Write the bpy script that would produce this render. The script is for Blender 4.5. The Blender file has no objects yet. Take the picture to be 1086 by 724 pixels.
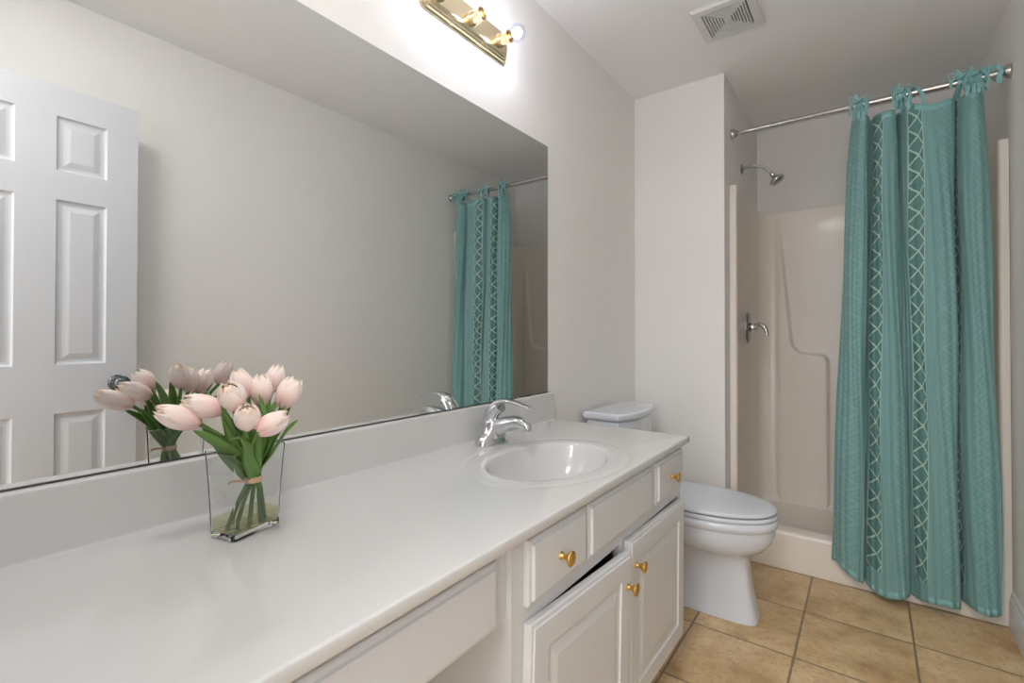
import bpy, bmesh, math, random
from mathutils import Vector, Matrix
random.seed(7)
sc = bpy.context.scene
C = sc.collection
PI = math.pi

# ------------------------------------------------------------------ camera, exposure, world, lights
F_PX, YAW, CY, PITCH, ROLL = 510.62, 0.6380, 348.59, 0.0093, 0.0010
CAM = Vector((1.0435, 0.0, 1.1381))
cs, sn, cp, sp = math.cos(YAW), math.sin(YAW), math.cos(PITCH), math.sin(PITCH)
Rv = Vector((cs, sn, 0)); Fv = Vector((-sn*cp, cs*cp, sp)); Uv = Vector((sn*sp, -cs*sp, cp))
R2 = Rv*math.cos(ROLL)+Uv*math.sin(ROLL); U2 = Uv*math.cos(ROLL)-Rv*math.sin(ROLL)
cam_d = bpy.data.cameras.new('camera'); cam = bpy.data.objects.new('camera', cam_d); C.objects.link(cam)
m = Matrix.Identity(4)
for i in range(3):
    m[i][0] = R2[i]; m[i][1] = U2[i]; m[i][2] = -Fv[i]; m[i][3] = CAM[i]
cam.matrix_world = m
cam_d.sensor_fit = 'HORIZONTAL'; cam_d.sensor_width = 36; cam_d.lens = 36*F_PX/1086
cam_d.shift_y = (CY-362)/1086
cam_d.clip_start = 0.01
sc.camera = cam
vs = sc.view_settings
vs.view_transform = 'Standard'; vs.look = 'None'; vs.exposure = 0.46; vs.gamma = 1; vs.use_curve_mapping = False
try:
    sc.cycles.use_denoising = True
    sc.cycles.max_bounces = 14; sc.cycles.diffuse_bounces = 8; sc.cycles.glossy_bounces = 6
    sc.cycles.transmission_bounces = 10; sc.cycles.transparent_max_bounces = 16
    sc.cycles.caustics_reflective = True; sc.cycles.caustics_refractive = True; sc.cycles.blur_glossy = 1.0
    sc.cycles.sample_clamp_indirect = 6
except Exception: pass
w = bpy.data.worlds.new('world'); sc.world = w; w.use_nodes = True
w.node_tree.nodes['Background'].inputs[0].default_value = (0.85, 0.92, 1.0, 1)
w.node_tree.nodes['Background'].inputs[1].default_value = 0.6
BULB_W = 1.05           # watts of each vanity bulb
WINDOW_FILL_W = 26.0          # added fill light at a made-up hall window
LAMP_FILL_W = 16.0          # added fill light under a made-up hall lamp

ROOM_FILL_W = 21.0          # unseen fill lamp added on the ceiling at the doorway end
def area(name, loc, rot, sx, sy, power, col):
    l = bpy.data.lights.new(name, 'AREA'); l.shape = 'RECTANGLE'; l.size = sx; l.size_y = sy; l.energy = power; l.color = col
    o = bpy.data.objects.new(name, l); o.location = loc; o.rotation_euler = rot; C.objects.link(o); return o
area('hall_window_fill', (1.0, -1.93, 1.45), (PI/2, 0, 0), 1.5, 1.7, WINDOW_FILL_W, (0.93, 0.96, 1.0))  # unseen area light added to fill the room through the doorway
area('hall_lamp_fill', (1.0, -0.95, 2.36), (math.radians(28), 0, 0), 0.5, 0.5, LAMP_FILL_W, (1.0, 0.99, 0.97))  # second unseen fill light, added below the hall ceiling

# ------------------------------------------------------------------ helpers
def tag(o, label=None, cat=None, group=None, kind=None):
    if label: o['label'] = label
    if cat: o['category'] = cat
    if group: o['group'] = group
    if kind: o['kind'] = kind
    return o
def thing(name, label, cat, loc=(0, 0, 0), group=None):
    o = bpy.data.objects.new(name, None); o.location = loc; o.empty_display_size = 0.05; C.objects.link(o)
    return tag(o, label, cat, group)
def keep_world(o, parent):
    o.parent = parent
    loc = Vector((0, 0, 0)); p = parent
    while p: loc += p.location; p = p.parent
    o.location = -loc + o.location
class MB:
    def __init__(s): s.v = []; s.f = []; s.sm = []
    def add(s, vs_, fs, smooth=False):
        b = len(s.v); s.v += [tuple(v) for v in vs_]
        for f in fs: s.f.append([b+i for i in f]); s.sm.append(smooth)
    def box(s, x0, x1, y0, y1, z0, z1, bev=0.0, seg=2):
        if bev <= 0:
            s.add([(x, y, z) for x in (x0, x1) for y in (y0, y1) for z in (z0, z1)],
                  [(0, 1, 3, 2), (4, 6, 7, 5), (0, 4, 5, 1), (2, 3, 7, 6), (0, 2, 6, 4), (1, 5, 7, 3)])
            return
        bm = bmesh.new(); bmesh.ops.create_cube(bm, size=1)
        for v in bm.verts:
            v.co = Vector(((x0+x1)/2+v.co.x*(x1-x0), (y0+y1)/2+v.co.y*(y1-y0), (z0+z1)/2+v.co.z*(z1-z0)))
        bmesh.ops.bevel(bm, geom=list(bm.edges), offset=bev, segments=seg, affect='EDGES', profile=0.5)
        bm.verts.index_update()
        s.add([v.co.copy() for v in bm.verts], [[v.index for v in f.verts] for f in bm.faces], False); bm.free()
    def loft(s, rings, cap0=True, cap1=True, smooth=True, closed=True):
        n = len(rings[0]); b = len(s.v)
        for r in rings: s.v += [tuple(p) for p in r]
        for i in range(len(rings)-1):
            for j in range(n if closed else n-1):
                k = (j+1) % n
                s.f.append([b+i*n+j, b+i*n+k, b+(i+1)*n+k, b+(i+1)*n+j]); s.sm.append(smooth)
        if cap0: s.f.append([b+j for j in range(n)][::-1]); s.sm.append(False)
        if cap1: s.f.append([b+(len(rings)-1)*n+j for j in range(n)]); s.sm.append(False)
    def lathe(s, prof, mat, n=28, smooth=True, cap0=True, cap1=True):
        s.loft([[mat @ Vector((r*math.cos(2*PI*j/n), r*math.sin(2*PI*j/n), t)) for j in range(n)] for r, t in prof], cap0, cap1, smooth)
    def tube(s, pts, rad, n=14, smooth=True, flat=None):
        """sweep; rad number or list (a or (a,b)); keeps a steady frame"""
        pts = [Vector(p) for p in pts]; rings = []; up = None
        for i, p in enumerate(pts):
            t = (pts[min(i+1, len(pts)-1)]-pts[max(i-1, 0)]).normalized()
            if up is None:
                up = Vector(flat) if flat else (Vector((0, 0, 1)) if abs(t.z) < .9 else Vector((1, 0, 0)))
            sx = t.cross(up).normalized(); up = sx.cross(t).normalized()
            r = rad[i] if isinstance(rad, (list, tuple)) else rad
            a, b = r if isinstance(r, (list, tuple)) else (r, r)
            rings.append([p+sx*a*math.cos(2*PI*j/n)+up*b*math.sin(2*PI*j/n) for j in range(n)])
        s.loft(rings, True, True, smooth)
    def build(s, name, mat, parent=None, label=None, sharp=None):
        me = bpy.data.meshes.new(name); me.from_pydata(s.v, [], s.f)
        me.polygons.foreach_set('use_smooth', s.sm)
        bm = bmesh.new(); bm.from_mesh(me); bmesh.ops.recalc_face_normals(bm, faces=list(bm.faces)); bm.to_mesh(me); bm.free()
        if sharp: me.set_sharp_from_angle(angle=math.radians(sharp))
        me.materials.append(mat); me.update()
        o = bpy.data.objects.new(name, me); C.objects.link(o)
        if parent: keep_world(o, parent)
        if label: o['label'] = label
        return o
def struct(name, mb, mat): return tag(mb.build(name, mat), kind='structure')
def catmull(P, sub):
    P = [Vector(p) for p in P]; out = []
    for i in range(len(P)-1):
        a, b, c, d = P[max(i-1, 0)], P[i], P[i+1], P[min(i+2, len(P)-1)]
        for k in range(sub):
            t = k/sub
            out.append(0.5*((2*b)+(c-a)*t+(2*a-5*b+4*c-d)*t*t+(3*b-a-3*c+d)*t**3))
    out.append(P[-1]); return out
def sstep(a, b, x):
    t = min(1, max(0, (x-a)/(b-a))); return t*t*(3-2*t)

# ------------------------------------------------------------------ materials
def mat(name, col, rough=0.5, metal=0.0, spec=0.5, coat=0.0, noise=0.0, nscale=5.0, bump=0.0, bscale=80, trans=0, ior=1.45, sub=0):
    M = bpy.data.materials.new(name); M.use_nodes = True; nt = M.node_tree; b = nt.nodes['Principled BSDF']
    b.inputs['Base Color'].default_value = (*col, 1); b.inputs['Roughness'].default_value = rough
    b.inputs['Metallic'].default_value = metal; b.inputs['Specular IOR Level'].default_value = spec
    b.inputs['Coat Weight'].default_value = coat; b.inputs['Coat Roughness'].default_value = 0.08
    b.inputs['Transmission Weight'].default_value = trans; b.inputs['IOR'].default_value = ior
    if sub: b.inputs['Subsurface Weight'].default_value = sub; b.inputs['Subsurface Radius'].default_value = (.01, .005, .004)
    tc = nt.nodes.new('ShaderNodeTexCoord')
    n = nt.nodes.new('ShaderNodeTexNoise'); n.inputs['Scale'].default_value = nscale; n.inputs['Detail'].default_value = 4
    nt.links.new(tc.outputs['Object'], n.inputs['Vector'])
    mx = nt.nodes.new('ShaderNodeMix'); mx.data_type = 'RGBA'
    mx.inputs[6].default_value = (*[c*(1-noise) for c in col], 1); mx.inputs[7].default_value = (*[min(1, c*(1+noise)) for c in col], 1)
    nt.links.new(n.outputs[0], mx.inputs[0]); nt.links.new(mx.outputs[2], b.inputs['Base Color'])
    if bump:
        n2 = nt.nodes.new('ShaderNodeTexNoise'); n2.inputs['Scale'].default_value = bscale
        nt.links.new(tc.outputs['Object'], n2.inputs['Vector'])
        bp = nt.nodes.new('ShaderNodeBump'); bp.inputs['Strength'].default_value = bump; bp.inputs['Distance'].default_value = 0.002
        nt.links.new(n2.outputs[0], bp.inputs['Height']); nt.links.new(bp.outputs[0], b.inputs['Normal'])
    return M
class NT:
    def __init__(s, nt): s.nt = nt
    def m(s, op, a, b=None, c=None):
        n = s.nt.nodes.new('ShaderNodeMath'); n.operation = op
        for i, x in enumerate((a, b, c)):
            if x is None: continue
            if hasattr(x, 'is_output'): s.nt.links.new(x, n.inputs[i])
            else: n.inputs[i].default_value = x
        return n.outputs[0]
    def mix(s, f, a, b):
        n = s.nt.nodes.new('ShaderNodeMix'); n.data_type = 'RGBA'
        for i, x in ((0, f), (6, a), (7, b)):
            if hasattr(x, 'is_output'): s.nt.links.new(x, n.inputs[i])
            else: n.inputs[i].default_value = (*x, 1) if isinstance(x, tuple) else x
        return n.outputs[2]

M_WALL = mat('wall_paint', (.825, .812, .790), .6, spec=.3, noise=.012, nscale=1.5, bump=.08, bscale=140)
M_CEIL = mat('ceiling_paint', (.88, .88, .89), .8, spec=.2, noise=.01, bump=.05, bscale=120)
M_TRIM = mat('trim_paint', (.80, .81, .84), .35, noise=.01)
M_DOOR = mat('door_paint', (.56, .57, .60), .4, noise=.01, bump=.05, bscale=40)
M_CAB = mat('cabinet_paint', (.66, .665, .675), .38, noise=.012, nscale=8)
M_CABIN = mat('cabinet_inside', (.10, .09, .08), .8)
M_MARBLE = mat('cultured_marble', (.64, .64, .635), .12, noise=.03, nscale=2.2, coat=.4)
M_CERAM = mat('white_ceramic', (.70, .735, .80), .08, coat=.5, noise=.004)
M_SEAT = mat('seat_plastic', (.70, .73, .79), .2, noise=.004)
M_CREAM = mat('cream_fibreglass', (.88, .815, .745), .3, coat=.15, noise=.012, nscale=2)
M_CHROME = mat('chrome', (.66, .67, .69), .07, metal=1)
M_NICKEL = mat('brushed_nickel', (.55, .54, .53), .24, metal=1, noise=.05, nscale=60)
M_DARKCHROME = mat('dark_chrome', (.36, .36, .37), .18, metal=1)
M_GOLD = mat('satin_brass', (.72, .46, .14), .28, metal=1)
M_BRASS = mat('polished_brass', (.86, .74, .50), .13, metal=1)
M_MIRROR = mat('mirror_silver', (.84, .86, .86), .0, metal=1)
M_MIRRORCH = mat('mirror_clip_channel', (.12, .12, .12), .3, metal=1)
M_DARK = mat('dark_void', (.015, .015, .015), .9)
M_VENT = mat('vent_plastic', (.70, .70, .70), .45)
M_KNOB = mat('dark_door_knob', (.10, .11, .11), .25, metal=.8)
M_STEM = mat('tulip_stem', (.11, .22, .045), .45, noise=.2, nscale=30)
M_RAFFIA = mat('raffia', (.72, .48, .30), .7, noise=.2, nscale=200)
M_CAULK = mat('caulk', (.7, .7, .7), .5)

# leaf: green with lengthwise veins
def leaf_mat():
    M = mat('tulip_leaf', (.12, .24, .05), .4); nt = M.node_tree; b = nt.nodes['Principled BSDF']; N = NT(nt)
    uv = nt.nodes.new('ShaderNodeUVMap'); sp_ = nt.nodes.new('ShaderNodeSeparateXYZ'); nt.links.new(uv.outputs[0], sp_.inputs[0])
    st = N.m('SINE', N.m('MULTIPLY', sp_.outputs[0], 60.0))
    col = N.mix(N.m('MULTIPLY_ADD', st, .25, .5), (.075, .165, .03), (.17, .32, .07))
    nt.links.new(col, b.inputs['Base Color']); return M
M_LEAF = leaf_mat()
# petals: pink low on the bloom, cream up the petal
def petal_mat():
    M = mat('tulip_petal', (.9, .6, .55), .45, sub=.15); nt = M.node_tree; b = nt.nodes['Principled BSDF']; N = NT(nt)
    uv = nt.nodes.new('ShaderNodeUVMap'); s_ = nt.nodes.new('ShaderNodeSeparateXYZ'); nt.links.new(uv.outputs[0], s_.inputs[0])
    r = nt.nodes.new('ShaderNodeValToRGB'); nt.links.new(s_.outputs[1], r.inputs[0])
    e = r.color_ramp.elements; e[0].position = 0; e[0].color = (.92, .56, .50, 1); e[1].position = 1; e[1].color = (.93, .74, .60, 1)
    for p_, c_ in ((.2, (.93, .60, .57)), (.45, (.94, .72, .67)), (.8, (.95, .82, .76))):
        q = e.new(p_); q.color = (*c_, 1)
    tex = nt.nodes.new('ShaderNodeTexNoise'); tex.inputs['Scale'].default_value = 6; nt.links.new(uv.outputs[0], tex.inputs['Vector'])
    nt.links.new(N.mix(N.m('MULTIPLY', tex.outputs[0], .5), r.outputs[0], (.95, .82, .77)), b.inputs['Base Color']); return M
M_PETAL = petal_mat()
# thin clear glass for the walls of the vase, solid glass for its foot
def thin_glass(name, tint, gl=1.0):
    M = bpy.data.materials.new(name); M.use_nodes = True; nt = M.node_tree; nt.nodes.clear()
    o = nt.nodes.new('ShaderNodeOutputMaterial'); mx = nt.nodes.new('ShaderNodeMixShader')
    t = nt.nodes.new('ShaderNodeBsdfTransparent'); g = nt.nodes.new('ShaderNodeBsdfGlossy'); lw = nt.nodes.new('ShaderNodeLayerWeight'); lw.inputs['Blend'].default_value = .5; N = NT(nt)
    t.inputs[0].default_value = (*tint, 1); g.inputs['Roughness'].default_value = .02
    g.inputs[0].default_value = (gl, gl, gl, 1)
    nt.links.new(N.m('MULTIPLY_ADD', N.m('POWER', lw.outputs['Facing'], 4.0), .7, .04), mx.inputs[0]); nt.links.new(t.outputs[0], mx.inputs[1]); nt.links.new(g.outputs[0], mx.inputs[2])
    nt.links.new(mx.outputs[0], o.inputs[0]); return M
M_GLASS = thin_glass('clear_glass', (.94, .965, .955))
M_BULBGLASS = thin_glass('bulb_glass', (.90, .91, .99))
M_SOLID = mat('solid_glass', (.99, 1.0, .995), .01, trans=1, ior=1.48)
M_WATER = thin_glass('water', (.90, .90, .66))
def emit(name, col, s):
    M = bpy.data.materials.new(name); M.use_nodes = True; nt = M.node_tree; nt.nodes.clear()
    o = nt.nodes.new('ShaderNodeOutputMaterial'); e = nt.nodes.new('ShaderNodeEmission')
    e.inputs[0].default_value = (*col, 1); e.inputs[1].default_value = s; nt.links.new(e.outputs[0], o.inputs[0]); return M

def tile_mat():
    M = mat('beige_floor_tile', (.5, .38, .22), .35); nt = M.node_tree; b = nt.nodes['Principled BSDF']; N = NT(nt)
    tc = nt.nodes.new('ShaderNodeTexCoord'); s_ = nt.nodes.new('ShaderNodeSeparateXYZ'); nt.links.new(tc.outputs['Object'], s_.inputs[0])
    def cell(o, off, per):
        a = N.m('DIVIDE', N.m('SUBTRACT', o, off), per); fr = N.m('FRACT', a)
        d = N.m('MULTIPLY', N.m('MINIMUM', fr, N.m('SUBTRACT', 1.0, fr)), per)
        return d, N.m('FLOOR', a)
    dx, ix = cell(s_.outputs[0], .480-.3457*4, .3457); dy, iy = cell(s_.outputs[1], 2.305-.3465*20, .3465)
    n0 = nt.nodes.new('ShaderNodeTexNoise'); n0.inputs['Scale'].default_value = 60; nt.links.new(tc.outputs['Object'], n0.inputs['Vector'])
    d = N.m('ADD', N.m('MINIMUM', dx, dy), N.m('MULTIPLY_ADD', n0.outputs[0], .005, -.0025))
    grout = N.m('SUBTRACT', 1.0, N.m('SMOOTH_MIN', 1.0, N.m('MAXIMUM', N.m('MULTIPLY', N.m('SUBTRACT', d, .0026), 500.0), 0.0), .2))
    off = N.m('MULTIPLY', N.m('ADD', N.m('MULTIPLY', ix, 3.7), N.m('MULTIPLY', iy, 7.3)), 1.0)
    cb = nt.nodes.new('ShaderNodeCombineXYZ'); nt.links.new(s_.outputs[0], cb.inputs[0]); nt.links.new(s_.outputs[1], cb.inputs[1]); nt.links.new(off, cb.inputs[2])
    n1 = nt.nodes.new('ShaderNodeTexNoise'); n1.inputs['Scale'].default_value = 5; n1.inputs['Detail'].default_value = 8; n1.inputs['Roughness'].default_value = .65
    n2 = nt.nodes.new('ShaderNodeTexNoise'); n2.inputs['Scale'].default_value = 55; n2.inputs['Detail'].default_value = 6; n2.inputs['Roughness'].default_value = .7
    nt.links.new(cb.outputs[0], n1.inputs['Vector']); nt.links.new(cb.outputs[0], n2.inputs['Vector'])
    r = nt.nodes.new('ShaderNodeValToRGB'); nt.links.new(n1.outputs[0], r.inputs[0])
    e = r.color_ramp.elements; e[0].position = .3; e[0].color = (.43, .26, .115, 1); e[1].position = .72; e[1].color = (.86, .67, .42, 1)
    q = e.new(.5); q.color = (.68, .48, .26, 1)
    f2 = N.m('MULTIPLY', N.m('GREATER_THAN', n2.outputs[0], .56), .42)
    c = N.mix(f2, r.outputs[0], (.44, .28, .14))
    c = N.mix(grout, c, (.27, .195, .125))
    nt.links.new(c, b.inputs['Base Color'])
    bp = nt.nodes.new('ShaderNodeBump'); bp.inputs['Strength'].default_value = .5; bp.inputs['Distance'].default_value = .003
    h = N.m('SUBTRACT', N.m('MULTIPLY', n2.outputs[0], .35), grout)
    nt.links.new(h, bp.inputs['Height']); nt.links.new(bp.outputs[0], b.inputs['Normal'])
    return M
M_TILE = tile_mat()

CP, LACE0 = .25, .0     # curtain pattern repeat
def curtain_mat(phase):
    M = bpy.data.materials.new('teal_curtain_fabric'); M.use_nodes = True; nt = M.node_tree; b = nt.nodes['Principled BSDF']; N = NT(nt)
    uv = nt.nodes.new('ShaderNodeUVMap'); s_ = nt.nodes.new('ShaderNodeSeparateXYZ'); nt.links.new(uv.outputs[0], s_.inputs[0])
    u = N.m('MULTIPLY', N.m('FRACT', N.m('DIVIDE', N.m('SUBTRACT', s_.outputs[0], phase), CP)), CP)   # 0..CP, lace band centred on CP/4, tonal band on 3CP/4
    v = s_.outputs[1]
    def band(c, hw, V):
        a = N.m('DIVIDE', N.m('ABSOLUTE', N.m('SUBTRACT', u, c)), hw)          # 0 centre 1 edge
        fr = N.m('FRACT', N.m('DIVIDE', v, V)); tri = N.m('ABSOLUTE', N.m('MULTIPLY_ADD', fr, 2.0, -1.0))
        return a, tri, N.m('MULTIPLY', N.m('LESS_THAN', a, 1.0), N.m('GREATER_THAN', v, .13))
    aL, tL, mL = band(CP*.25, .031, .080)
    dl = N.m('MINIMUM', N.m('ABSOLUTE', N.m('SUBTRACT', aL, N.m('MULTIPLY', tL, 1.0))), N.m('SUBTRACT', 1.0, aL))
    line = N.m('MULTIPLY', mL, N.m('LESS_THAN', dl, .12))
    ground = N.m('MULTIPLY', mL, N.m('SUBTRACT', 1.0, line))
    aT, tT, mT = band(CP*.75, .034, .080)
    ring = N.m('LESS_THAN', N.m('FRACT', N.m('MULTIPLY', N.m('ABSOLUTE', N.m('SUBTRACT', aT, tT)), 2.1)), .38)
    ton = N.m('MULTIPLY', mT, ring)
    st = N.m('MULTIPLY', N.m('SUBTRACT', 1.0, N.m('MAXIMUM', mL, mT)), N.m('LESS_THAN', N.m('FRACT', N.m('DIVIDE', u, .0085)), .38))
    nz = nt.nodes.new('ShaderNodeTexNoise'); nz.inputs['Scale'].default_value = 25; nt.links.new(uv.outputs[0], nz.inputs['Vector'])
    c = N.mix(nz.outputs[0], (.185, .39, .39), (.23, .455, .445))
    c = N.mix(N.m('MULTIPLY', st, .75), c, (.31, .53, .51))
    c = N.mix(N.m('MULTIPLY', ton, .75), c, (.275, .49, .48))
    inside = N.m('MULTIPLY', mL, N.m('LESS_THAN', aL, N.m('SUBTRACT', tL, .22)))
    c = N.mix(ground, c, (.12, .28, .255))
    c = N.mix(N.m('MULTIPLY', inside, .35), c, (.18, .40, .375))
    c = N.mix(line, c, (.50, .70, .63))
    nt.links.new(c, b.inputs['Base Color']); b.inputs['Roughness'].default_value = .55
    b.inputs['Sheen Weight'].default_value = .3; b.inputs['Sheen Roughness'].default_value = .4
    mp = nt.nodes.new('ShaderNodeMapping'); mp.inputs['Scale'].default_value = (38, 5, 1); nt.links.new(uv.outputs[0], mp.inputs[0])
    nw = nt.nodes.new('ShaderNodeTexNoise'); nw.inputs['Scale'].default_value = 1.0; nw.inputs['Detail'].default_value = 3; nt.links.new(mp.outputs[0], nw.inputs['Vector'])
    wv = N.m('ADD', N.m('MULTIPLY', nw.outputs[0], 3.0), N.m('ADD', N.m('MULTIPLY', ton, .6), N.m('MULTIPLY', st, .5)))
    bp = nt.nodes.new('ShaderNodeBump'); bp.inputs['Strength'].default_value = .6; bp.inputs['Distance'].default_value = .002
    nt.links.new(wv, bp.inputs['Height']); nt.links.new(bp.outputs[0], b.inputs['Normal'])
    tr = nt.nodes.new('ShaderNodeBsdfTranslucent'); nt.links.new(c, tr.inputs[0])
    tp = nt.nodes.new('ShaderNodeBsdfTransparent')
    m1 = nt.nodes.new('ShaderNodeMixShader'); m1.inputs[0].default_value = .18
    m2 = nt.nodes.new('ShaderNodeMixShader'); nt.links.new(N.m('MULTIPLY', ground, .12), m2.inputs[0])
    o = nt.nodes['Material Output']
    nt.links.new(b.outputs[0], m1.inputs[1]); nt.links.new(tr.outputs[0], m1.inputs[2])
    nt.links.new(m1.outputs[0], m2.inputs[1]); nt.links.new(tp.outputs[0], m2.inputs[2]); nt.links.new(m2.outputs[0], o.inputs[0])
    return M
M_TIE = mat('teal_tie_fabric', (.24, .49, .49), .6, noise=.12, nscale=60)

# ------------------------------------------------------------------ room shell
XR, XP, YP, YS, YB, H = 1.487, 0.467, 2.555, 2.661, 3.449, 2.44
def wallbox(name, a, mt): mb = MB(); mb.box(*a); return struct(name, mb, mt)
wallbox('floor', (-.1, 1.9, -2.1, YB+.1, -.1, 0), M_TILE)
wallbox('ceiling', (-.1, 1.9, -2.1, YB+.1, H, H+.1), M_CEIL)
wallbox('wall_left', (-.1, 0, -.12, YB+.1, 0, H), M_WALL)
wallbox('wall_right', (XR, XR+.1, -.12, YB+.1, 0, H), M_WALL)
wallbox('wall_far', (0, XR, YB, YB+.1, 0, H), M_WALL)
wallbox('wall_partition', (0, XP, YP, YB, 0, H), M_WALL)
mb = MB(); mb.box(0, .655, -.12, -.015, 0, H); mb.box(1.335, XR, -.12, -.015, 0, H); mb.box(.655, 1.335, -.12, -.015, 2.07, H)
struct('wall_near', mb, M_WALL)
# door casing
mb = MB()
mb.box(.655, .673, -.13, -.013, 0, 2.07); mb.box(1.317, 1.335, -.13, -.013, 0, 2.07); mb.box(.673, 1.317, -.13, -.013, 2.052, 2.07)
mb.box(.60, .668, -.135, -.12, 0, 2.12); mb.box(1.322, 1.39, -.135, -.12, 0, 2.12); mb.box(.60, 1.39, -.135, -.12, 2.057, 2.13)
struct('trim_doorway', mb, M_TRIM)
# hall beyond the doorway
wallbox('wall_hall_left', (-.1, 0, -2.0, -.12, 0, H), M_WALL)
wallbox('wall_hall_right', (1.8, 1.9, -2.0, -.12, 0, H), M_WALL)
wallbox('wall_hall_side', (XR+.1, 1.8, -.22, -.12, 0, H), M_WALL)
mb = MB(); mb.box(-.1, .2, -2.1, -2.0, 0, H); mb.box(1.8, 1.9, -2.1, -2.0, 0, H); mb.box(.2, 1.8, -2.1, -2.0, 0, .55); mb.box(.2, 1.8, -2.1, -2.0, 2.35, H)
struct('wall_hall_end', mb, M_WALL)
mb = MB(); mb.box(.2, .25, -2.05, -2.0, .55, 2.35); mb.box(1.75, 1.8, -2.05, -2.0, .55, 2.35); mb.box(.25, 1.75, -2.05, -2.0, .55, .6); mb.box(.25, 1.75, -2.05, -2.0, 2.3, 2.35); mb.box(.25, 1.75, -2.04, -2.01, 1.43, 1.47)
struct('added_window_1', mb, M_TRIM)  # unseen window frame, added to go with the hall fill light

# baseboards (profile swept along y / x)
def baseboard_y(name, xw, sgn, y0, y1):
    P = [(0, 0), (.013, 0), (.013, .100), (.011, .106), (.011, .112), (.007, .122), (.006, .134), (.002, .142), (0, .143)]
    mb = MB(); mb.loft([[(xw+sgn*a, y, z) for a, z in P] for y in (y0, y1)], smooth=False); return struct(name, mb, M_TRIM)
def baseboard_x(name, yw, sgn, x0, x1):
    P = [(0, 0), (.013, 0), (.013, .100), (.011, .106), (.011, .112), (.007, .122), (.006, .134), (.002, .142), (0, .143)]
    mb = MB(); mb.loft([[(x, yw+sgn*a, z) for a, z in P] for x in (x0, x1)], smooth=False); return struct(name, mb, M_TRIM)
baseboard_y('baseboard_right', XR, -1, -.01, YS-.002)
baseboard_y('baseboard_left', 0, 1, 1.64, YP-.013)
baseboard_x('baseboard_far', YP, -1, 0, XP)

# ------------------------------------------------------------------ shower stall
stall = thing('shower_stall', 'cream moulded shower stall with low curb in the alcove behind the teal curtain', 'shower', (.977, YS, 0))
e_ = .0015
def arc(cx, cy, r, a0, a1, n=8): return [(cx+r*math.cos(a0+(a1-a0)*i/n), cy+r*math.sin(a0+(a1-a0)*i/n)) for i in range(n+1)]
inner = [(XP+e_, YS)] + arc(XP+.021, YS+.010, .012, -PI/2, 0, 6) + [(XP+.031, YS+.05), (XP+.022, YS+.075)]
inner += [(XP+.018, YB-.12)] + arc(XP+.018+.075, YB-.022-.075, .075, PI, PI/2, 10)
right = [(2*.977-x, y) for x, y in inner][::-1]
ringin = inner+right
outer = [(XR-e_, YS), (XR-e_, YB-e_), (XP+e_, YB-e_)]
poly = ringin+[(XR-e_, YB-e_), (XP+e_, YB-e_)]
mb = MB(); n = len(ringin)
for (a, b) in [(i, i+1) for i in range(n-1)]:
    pass
zt = 1.902
rings = [[(x, y, z) for x, y in ringin] for z in (.02, zt-.006)] + [[(x+(.003 if x < .977 else -.003)*-1*(1 if .5 < x < 1.45 else 0), y+(.003 if YS+.001 < y else 0), zt) for x, y in ringin]]
mb.loft(rings, False, False, True, closed=False)
# top rim back to the walls
def wallpt(x, y):
    if y > YB-.13 and XP+.03 < x < XR-.03: return (x, YB-e_)
    return (XP+e_, y) if x < .977 else (XR-e_, y)
top = [(p[0], p[1], zt) for p in rings[-1]]; back = [(*wallpt(p[0], p[1]), zt) for p in rings[-1]]
mb.loft([top, back], False, False, False, closed=False)
mb.build('surround', M_CREAM, stall, sharp=50)
# moulded back panel with its two ledges
def sd_poly(px, pz, P):
    d = 1e9; ins = False; n = len(P)
    for i in range(n):
        ax, az = P[i]; bx, bz = P[(i+1) % n]
        ex, ez = bx-ax, bz-az; wx, wz = px-ax, pz-az
        t = max(0, min(1, (wx*ex+wz*ez)/(ex*ex+ez*ez))); dx, dz = wx-ex*t, wz-ez*t
        d = min(d, math.hypot(dx, dz))
        if (az > pz) != (bz > pz) and px < ax+(pz-az)/(bz-az)*ex: ins = not ins
    return d if ins else -d
PL = [(.40, .0), (.849, .0), (.849, .955)]+[(.849-.04+.04*math.cos(a), .965+.045*math.sin(a)) for a in (0, .4, .8, 1.2, PI/2)]
PL += [(.72, 1.018), (.693, 1.032), (.672, 1.055), (.660, 1.09), (.625, 1.48), (.588, 1.86), (.40, 1.9)]
mb = MB(); nx, nz = 230, 200; x0, x1, z0, z1 = XP+.10, XR-.10, .09, 1.895
g = []
for k in range(nz+1):
    z = z0+(z1-z0)*k/nz; row = []
    for i in range(nx+1):
        x = x0+(x1-x0)*i/nx; xm = x if x < .977 else 2*.977-x
        dep = .026 if z < 1.0 else .026-.018*(z-1.0)/.9
        dep *= sstep(0, .035, xm-x0)*sstep(1.895, 1.80, z) if z > 1.0 else sstep(0, .035, xm-x0)
        hgt = sstep(-.010, .012, sd_poly(xm, z, PL))*dep
        row.append((x, YB-.0235-hgt+ (.003 if i in (0, nx) else 0), z))
    g.append(row)
mb.loft(g, False, False, True, closed=False)
mb.build('back_panel', M_CREAM, stall)
P = [(YS, .001), (YS, .165)]+arc(YS+.018, .165, .018, PI, PI/2, 6)+[(YS+.07, .186)]+arc(YS+.07, .170, .016, PI/2, 0, 5)+[(YS+.10, .11), (YS+.115, .098), (YB-.10, .088), (YB-.05, .095), (YB-.028, .13), (YB-.026, .13), (YB-.026, .001)]
mb = MB(); mb.loft([[(x, y, z) for y, z in P] for x in (XP+.003, XR-.003)], smooth=True)
pan = mb.build('shower_pan', M_CREAM, stall, sharp=40)
mb = MB(); mb.lathe([(0.001, .003), (.045, .003), (.05, 0), (.05, -.003)], Matrix.Translation((.977, 3.05, .0955)), cap1=False)
mb.build('shower_drain', M_CHROME, stall)

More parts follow.
